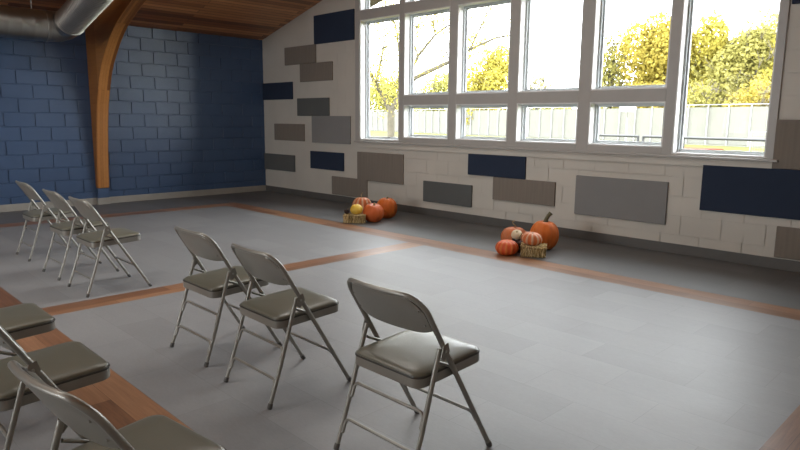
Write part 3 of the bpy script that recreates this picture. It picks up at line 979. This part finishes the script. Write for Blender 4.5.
M_lf_yellow = leaf_mat('yellow_leaves', [(0, (.28, .24, .05)), (.5, (.38, .33, .07)), (1, (.47, .41, .11))])
M_lf_gold = leaf_mat('golden_leaves', [(0, (.24, .19, .045)), (.5, (.35, .285, .06)), (1, (.45, .37, .09))])
M_lf_olive = leaf_mat('olive_leaves', [(0, (.18, .165, .05)), (.5, (.28, .26, .08)), (1, (.38, .34, .11))])
M_lf_lime = leaf_mat('lime_leaves', [(0, (.22, .21, .06)), (.5, (.32, .31, .09)), (1, (.40, .38, .14))])
M_lf_pale = leaf_mat('pale_thin_leaves', [(0, (.24, .22, .12)), (.5, (.32, .30, .18)), (1, (.38, .35, .2))])
M_bark = simple('pale_bark', (.072, .062, .042), .9, var=.25, scale=5)
M_bark_d = simple('grey_bark', (.14, .12, .10), .9, var=.25, scale=5)
GT = 'autumn trees behind the court fence'


def tree(label, x, y, top, rw, crown_lo, lf, n, seed, leaf=.42, name='tree', bare=0.0, cat='tree', group=GT):
    rnd = random.Random(seed)
    t = thing(name, label, cat, (x, y, GZ), rnd.uniform(0, 6), group)
    hc = (top - crown_lo) / 2; zc_ = crown_lo + hc - GZ
    bm = new(); tube(bm, [(0, 0, 0), (.05, .03, (crown_lo - GZ) * .6 + .4), (.1, -.05, zc_ + hc * .3)], [.20, .15, .06], 8)
    obj('trunk', bm, M_bark_d, t)
    bm = new(); tips = []
    for k in range(26 if not bare else 46):
        a = rnd.uniform(0, 2 * PI); ph = rnd.uniform(-.7, 1.5)
        tip = Vector((math.cos(a) * math.cos(ph) * rw, math.sin(a) * math.cos(ph) * rw, zc_ + hc * math.sin(ph) * .95)) * 1.0
        st = Vector((0, 0, rnd.uniform(max(.6, zc_ - hc * .9), zc_ + .1 * hc)))
        mid = st.lerp(tip, .5) + Vector((rnd.uniform(-.2, .2), rnd.uniform(-.2, .2), .15 * hc))
        tube(bm, [st, mid, tip], [.06, .04, .015], 5); tips.append(tip)
        for q in range(3):
            e = tip + Vector((rnd.uniform(-.7, .7), rnd.uniform(-.7, .7), rnd.uniform(-.3, .7)))
            tube(bm, [mid.lerp(tip, .3 + .2 * q), e], [.025, .008], 4)
    obj('branches', bm, M_bark if bare else M_bark_d, t)
    bm = new()
    lumps = [(Vector((rnd.gauss(0, .5) * rw, rnd.gauss(0, .5) * rw, zc_ + rnd.uniform(-.75, .75) * hc)), rnd.uniform(.35, .6)) for _ in range(16)]
    lumps = [(Vector((c.x * (1 - .35 * max(0, (c.z - zc_) / hc)), c.y * (1 - .35 * max(0, (c.z - zc_) / hc)), c.z)), r) for c, r in lumps] + [(Vector((0, 0, zc_)), .75)]
    for k in range(n):
        c, r = rnd.choice(lumps)
        d = Vector((rnd.gauss(0, 1), rnd.gauss(0, 1), rnd.gauss(0, 1))).normalized()
        p = c + Vector((d.x * rw * r, d.y * rw * r, d.z * hc * r)) * rnd.uniform(.75, 1.05)
        if p.z < .1: continue
        u = (d + Vector((rnd.gauss(0, .6), rnd.gauss(0, .6), rnd.gauss(0, .6)))).normalized()
        a = u.orthogonal().normalized(); b = u.cross(a); rr = rnd.uniform(0, 6.28)
        a, b = a * math.cos(rr) + b * math.sin(rr), b * math.cos(rr) - a * math.sin(rr)
        s = leaf * rnd.uniform(.5, 1.1)
        bm.faces.new([bm.verts.new(p + a * s * .5), bm.verts.new(p + b * s * .32 + u * s * .1), bm.verts.new(p - a * s * .5), bm.verts.new(p - b * s * .32 + u * s * .1)])
    obj('foliage', bm, lf, t, smooth='keep')
    return t


#     label, x, y, top z, half width, crown bottom z, leaves, count, seed
TREES = [
 ('round bright yellow tree seen through the third window column', -45.3, 58.6, 10.2, 3.0, 1.4, M_lf_yellow, 9000, 1, 0),
 ('low lime yellow tree seen through the second window column', -59.3, 64.5, 7.6, 3.6, .8, M_lf_lime, 6500, 2, 0),
 ('lime tree seen low behind the fence through the left tall pane', -71.6, 67.5, 7.4, 4.2, .8, M_lf_lime, 6500, 3, 0),
 ('faint pale thin tree at lower left of the clear sky pane', -39.5, 59.5, 6.6, 2.2, 1.0, M_lf_pale, 900, 4, 1),
 ('half bare tree with grey branches left of the golden tree', -29.2, 56.2, 9.2, 1.8, 1.2, M_lf_olive, 2600, 5, 1),
 ('broad golden yellow tree filling the fourth upper pane', -25.0, 56.2, 10.0, 3.0, 1.0, M_lf_gold, 10500, 6, 0),
 ('yellow tree at the left side of the wide right pane', -21.2, 57.6, 9.4, 2.7, .8, M_lf_yellow, 9500, 7, 0),
 ('olive green tree in the middle of the wide right pane', -18.0, 56.4, 9.2, 3.2, .6, M_lf_olive, 9500, 8, 0),
 ('bright yellow tree at the right edge of the wide right pane', -14.0, 55.6, 9.7, 2.6, .6, M_lf_yellow, 9000, 9, 0),
 ('tall pale olive tree behind the others in the right pane', -18.8, 65.5, 11.0, 3.8, 2.0, M_lf_lime, 8000, 10, 0),
 ('yellow tree beyond the right edge of the window view', -8.6, 54.0, 9.4, 2.9, .8, M_lf_gold, 6000, 11, 0),
 ('tall golden tree standing behind the broad golden one', -27.0, 65.0, 10.4, 3.6, 1.5, M_lf_gold, 8000, 12, 0),
]
for (lab, x, y, top, rw, lo, lf, n, sd, br) in TREES:
    tree(lab, x, y, top, rw, lo, lf, n, sd, bare=br)
for i, (x, y, lf, lab) in enumerate(((-23.0, 52.9, M_lf_gold, 'low golden shrub behind the fence below the golden tree'), (-19.4, 52.3, M_lf_olive, 'low olive shrub behind the fence in the wide pane'),
                                (-15.4, 51.4, M_lf_gold, 'low golden shrub behind the fence at right of the wide pane'), (-35.0, 57.0, M_lf_lime, 'low lime shrub behind the fence in the middle panes'),
                                (-50.5, 60.8, M_lf_lime, 'low lime shrub behind the fence in the third low pane'))):
    tree(lab, x, y, 4.4 if i < 3 else 3.4, 2.1, .2, lf, 3200, 20 + i, .3, 'shrub', cat='shrub', group='shrubs behind the court fence')

# spreading tree close to the left end of the window
t1 = thing('spreading_tree', 'nearest forked tree with pale bark and thin yellow leaves outside left tall pane', 'tree', (-19.72, 18.83, GZ))
B0 = Vector((-19.72, 18.83, GZ))
LIMBS = [
 ([(-19.72, 18.83, GZ), (-19.76, 18.86, .8), (-19.85, 18.94, 1.83)], [.22, .16, .15]),
 ([(-19.85, 18.94, 1.75), (-20.15, 18.8, 2.3), (-20.43, 18.6, 2.87), (-20.76, 18.44, 3.58), (-21.0, 18.3, 4.6)], [.13, .105, .09, .06, .03]),
 ([(-20.43, 18.6, 2.87), (-20.41, 18.82, 3.71), (-20.3, 19.0, 4.9)], [.06, .045, .02]),
 ([(-19.85, 18.94, 1.78), (-19.66, 19.4, 2.6), (-19.3, 19.82, 3.18), (-18.37, 20.93, 3.87), (-17.81, 21.62, 4.40), (-17.13, 22.44, 4.89), (-16.4, 23.3, 5.1)], [.13, .12, .10, .085, .065, .05, .02]),
 ([(-19.7, 19.25, 2.4), (-19.82, 19.4, 3.4), (-19.87, 19.42, 4.3), (-20.1, 19.42, 5.4)], [.08, .06, .05, .02]),
 ([(-19.64, 19.5, 2.9), (-19.33, 20.01, 4.11), (-18.93, 20.63, 4.99), (-18.5, 21.2, 5.5)], [.07, .06, .05, .02]),
 ([(-19.33, 20.01, 4.11), (-19.5, 19.8, 4.9), (-19.2, 20.0, 5.6)], [.035, .03, .01]),
 ([(-20.1, 19.42, 5.3), (-20.4, 19.1, 6.2), (-20.2, 19.3, 7.2)], [.025, .018, .008]),
 ([(-18.93, 20.63, 4.99), (-19.1, 20.5, 6.0), (-18.7, 20.9, 7.0)], [.035, .02, .008]),
 ([(-21.0, 18.3, 4.5), (-20.9, 18.5, 5.6), (-21.2, 18.2, 6.6)], [.03, .02, .008]),
 ([(-18.37, 20.93, 3.87), (-18.2, 21.2, 4.9), (-17.9, 21.5, 6.4)], [.035, .025, .008]),
 ([(-17.81, 21.62, 4.40), (-17.4, 22.0, 5.6), (-17.2, 22.2, 6.4)], [.04, .03, .01]),
]
rnd = random.Random(5)
tips = []
for k, (pts, rs) in enumerate(LIMBS):
    bm = new()
    P = [Vector(p) - B0 for p in pts]
    tube(bm, P, rs, 8)
    if k:
        for q in range(22):
            i = rnd.randrange(1, len(P)); a = P[i - 1].lerp(P[i], rnd.random())
            e = a + Vector((rnd.uniform(-.6, .6), rnd.uniform(-.6, .6), rnd.uniform(-.1, .8)))
            e2 = e + Vector((rnd.uniform(-.4, .4), rnd.uniform(-.4, .4), rnd.uniform(-.2, .5)))
            tube(bm, [a, e, e2], [.022, .014, .006], 4); tips += [e, e2]
    obj('trunk' if k == 0 else 'limb', bm, M_bark, t1, 60)
bm = new()
for k in range(9500):
    p = rnd.choice(tips) + Vector((rnd.gauss(0, .3), rnd.gauss(0, .3), rnd.gauss(0, .3)))
    u = Vector((rnd.gauss(0, 1), rnd.gauss(0, 1), rnd.gauss(0, 1))).normalized(); a = u.orthogonal().normalized(); b = u.cross(a); s = rnd.uniform(.06, .12)
    bm.faces.new([bm.verts.new(p + a * s * .5), bm.verts.new(p + b * s * .35), bm.verts.new(p - a * s * .5), bm.verts.new(p - b * s * .35)])
obj('foliage', bm, M_lf_yellow, t1, smooth='keep')
